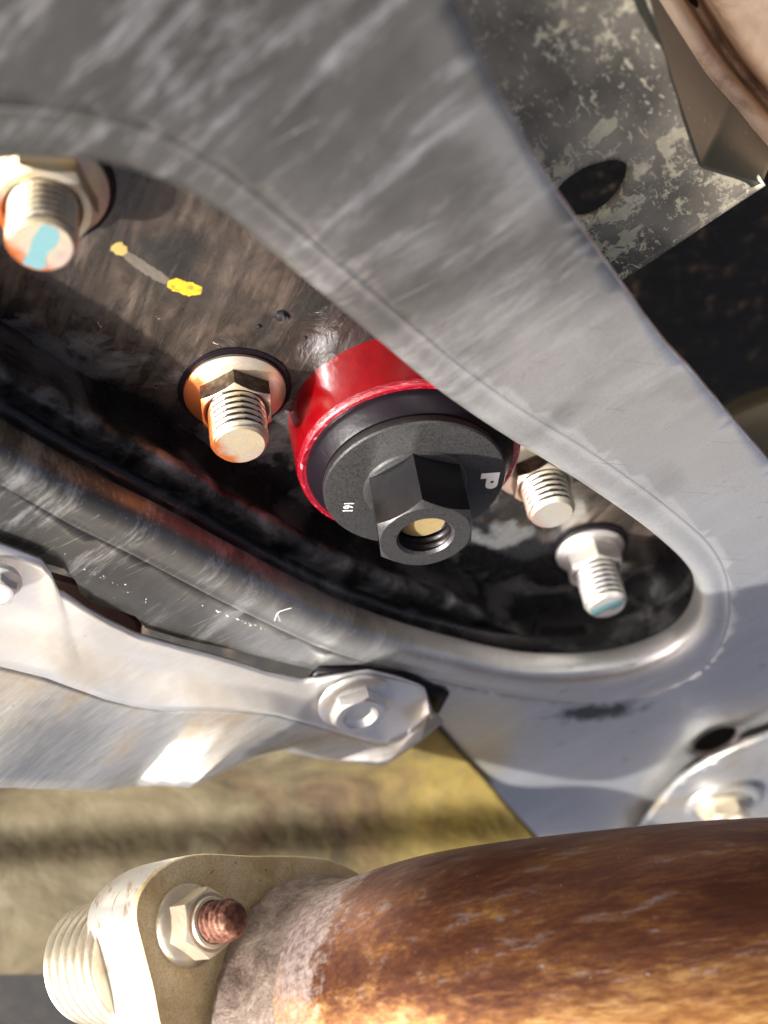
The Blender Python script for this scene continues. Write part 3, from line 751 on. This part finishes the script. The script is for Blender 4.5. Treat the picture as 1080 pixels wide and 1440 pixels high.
# ------------------------------------------------------------------ gold shield behind the exhaust
root = empty('gold_shield', pz(400, 1150, 290)); tag(root, 'khaki gold heat tinted shield sheet behind the exhaust flange', 'shield')
rows = []
for k, (yl, yr, dz) in enumerate(((1010, 960, 10), (1090, 1040, 0), (1160, 1115, -5), (1230, 1190, -8), (1300, 1270, -6), (1370, 1360, 2))):
    r_ = []
    for j in range(9):
        t = j/8; xe = 560 + (yr-960)*.90 if yr < 1200 else 776+(yr-1190)*.4
        x = -120 + (xe+120)*t; y = yl+(yr-yl)*t
        zf = Zc(ph(x, y, HF)); r_.append(pz(x, y, min(zf - 2.2, 276 + 26*t + dz) + 1.2*sin(t*5+k*.4)*(1-t)))
    rows.append(r_)
v, f, nr, nc = loft(rows, 8, 8)
solid(build('sheet', [p+Vector((0, 0, 1.0*noise.fractal(p*.025, 1, 2, 1))) for p in v], [tuple(reversed(q)) for q in f], MA['gold'], root, smooth=70), 1.2)

# ------------------------------------------------------------------ exhaust
FA_c = Vector((.72, -.28, -.63)).normalized(); FA = dirw(FA_c)
root = empty('exhaust_pipe', pz(560, 1462, 212)); tag(root, 'brown heat stained exhaust pipe welded to a tan bolted flange', 'exhaust pipe')
PP = [pz(532,1436,218), pz(590,1419,212.5), pz(680,1400,209), pz(860,1378,208), pz(1080,1358,210), pz(1420,1340,220)]
path = spline(PP, 12)
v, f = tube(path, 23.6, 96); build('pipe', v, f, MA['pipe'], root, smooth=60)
# weld collar
wp = spline([pz(505,1443,221)-FA*8, pz(505,1443,221), pz(565,1427,214.5)], 10)
def wr(t): return 26.4 - 2.9*min(1, t*1.2)**.8 + .2*sin(t*16)*(1-t)
v, f = tube(wp, wr, 128); v = [p + (p-wp[i//128]).normalized()*(.3*noise.fractal(p*.3, 1, 2, 2)*(1-(i//128)/len(wp))) for i, p in enumerate(v)]
build('weld_collar', v, f, MA['weld'], root, smooth=75)
F0 = pz(476,1496,225) - FA*2
fp = [(232,1470),(214,1390),(200,1335),(190,1290),(197,1254),(226,1221),(275,1201),(350,1203),(440,1205),(492,1220),(530,1250),(575,1310),(610,1420),(590,1540),(500,1640),(380,1660),(280,1580)]
fps = [pplane(p.x, p.y, F0, FA) for p in spline([(a, b, 0) for a, b in fp], 5, True)]
cF = sum(fps, Vector())/len(fps)
def plate_stack(name, mat, secs, capf=True):
    n_ = len(fps); v = []
    for sc_, d in secs: v += [cF + (p-cF)*sc_ + FA*d for p in fps]
    f = grid_faces(len(secs), n_, True)
    if capf: f.append(tuple(reversed(range(n_))))
    f = [tuple(reversed(q)) for q in f]
    return build(name, v, f, mat, root, smooth=40)
plate_stack('flange_plate', MA['tan'], [(.99, 0), (1., -.5), (1.0, -.8)])
plate_stack('flange_edge', MA['bright'], [(1., -.8), (1., -6.2), (.985, -6.6), (.96, -6.7)], False)
plate_stack('mating_flange', MA['bright'], [(.955, -6.6), (.985, -7.2), (.995, -9), (.99, -12.5), (.97, -14.6), (.93, -15.8), (.4, -16)], False)
# stud, nut and spring cup through the flange
sp0 = pplane(264, 1301, F0, FA)
root = empty('stud_nut', sp0, FA, radians(25)); tag(root, 'gold hex nut on a rusty stud through the tan exhaust flange', 'nut')
v, f = lathe([(6.7, .05), (6.8, .4), (6.6, .9), (6.1, 1.3), (5., 2.), (4, 2.1)], 56); build('flange', v, f, MA['zinc_plain'], root, True)
v, f = hexagon(4.9, 1.2, 6.2, 4.8, 3.4, 96); build('hex_body', v, f, MA['zinc_plain'], root, True, 25)
v, f = thread(3.4, .55, 3, 12.2, 1.3, 48, 1.2, cap=True)
v = [Vector(p)*1. + Vector((.09*noise.noise(Vector(p)*.9), .09*noise.noise(Vector(p)*.9+Vector((5, 5, 5))), 0)) for p in v]; build('rusty_stud', v, f, MA['rust'], root, True, 60)
v, f = lathe([(4.0, 2), (4.3, 5.9), (4.0, 6.7), (3.5, 6.9)], 40); build('locking_collar', v, f, MA['zinc_plain'], root, True)
root = empty('spring_cup', sp0-FA*16.5+dirw((-1., 4.8, 0)), -FA); tag(root, 'bright ringed spring cup behind the exhaust flange at the lower picture corner', 'spring cup')
pr = [(11.0, -7)]
for i in range(6):
    z = -6.5 + i*2.75; rr = 11.4 - .2*i
    pr += [(rr-1.5, z), (rr-.6, z+.35), (rr-.1, z+.9), (rr, z+1.3), (rr-.25, z+1.8), (rr-.9, z+2.3), (rr-1.5, z+2.6)]
pr += [(9.2, 10.3), (8, 10.5), (7.6, 10.2), (.02, 9.8)]
v, f = lathe(pr, 72, cap0=True); build('cup_body', v, f, MA['zinc_plain'], root, True)

# scuffed flecks on the lower arm
def flecks(name, centre, spread, n_, rs, mat, parent, lift=.12):
    v, f = [], []
    for i in range(n_):
        x = random.gauss(0, 1); y = random.gauss(0, .45)
        q = ph(centre[0]+x*spread[0]+y*spread[2], centre[1]+x*spread[1]+y*spread[3], HF); q.z = face_h(q) + lift
        a0 = random.random()*6; m_ = random.choice((5, 6, 7)); b = len(v); rr = rs*random.uniform(.3, 1.2)
        for j in range(m_):
            a = a0+2*pi*j/m_; k_ = rr*random.uniform(.5, 1.2); v.append(q+Vector((cos(a)*k_*1.5, sin(a)*k_, random.uniform(-.04, .05))))
        f.append(tuple(range(b, b+m_)))
    return build(name, v, f, mat, parent, smooth=None)
cm_ = bpy.data.objects['crossmember']
flecks('scuff_mark', (345, 876), (26, 10, 2, 3), 26, .14, MA['white'], cm_)
flecks('scuff_mark', (160, 820), (40, 22, 14, 18), 20, .10, MA['lint'], cm_)
# ------------------------------------------------------------------ lint caught on the arm's edge
v, f = [], []
def fibre(pts, r=.055):
    a, b = tube(spline(pts, 5), r, 5); o_ = len(v); v.extend(a); f.extend([tuple(i+o_ for i in q) for q in b])
fibre([ph(386,873,HF+.4), ph(392,861,HF+.8), ph(410,855,HF+.6)], .06); fibre([ph(390,862,HF+.7), ph(394,874,HF+.5)], .05)
tag(build('lint', v, f, MA['lint']), 'pale lint fibre caught on the lower arm beside the opening', None, None, 'stuff')

for o in bpy.data.objects:
    if '_m' in o: del o['_m']
    if o.get('group') == '': del o['group']
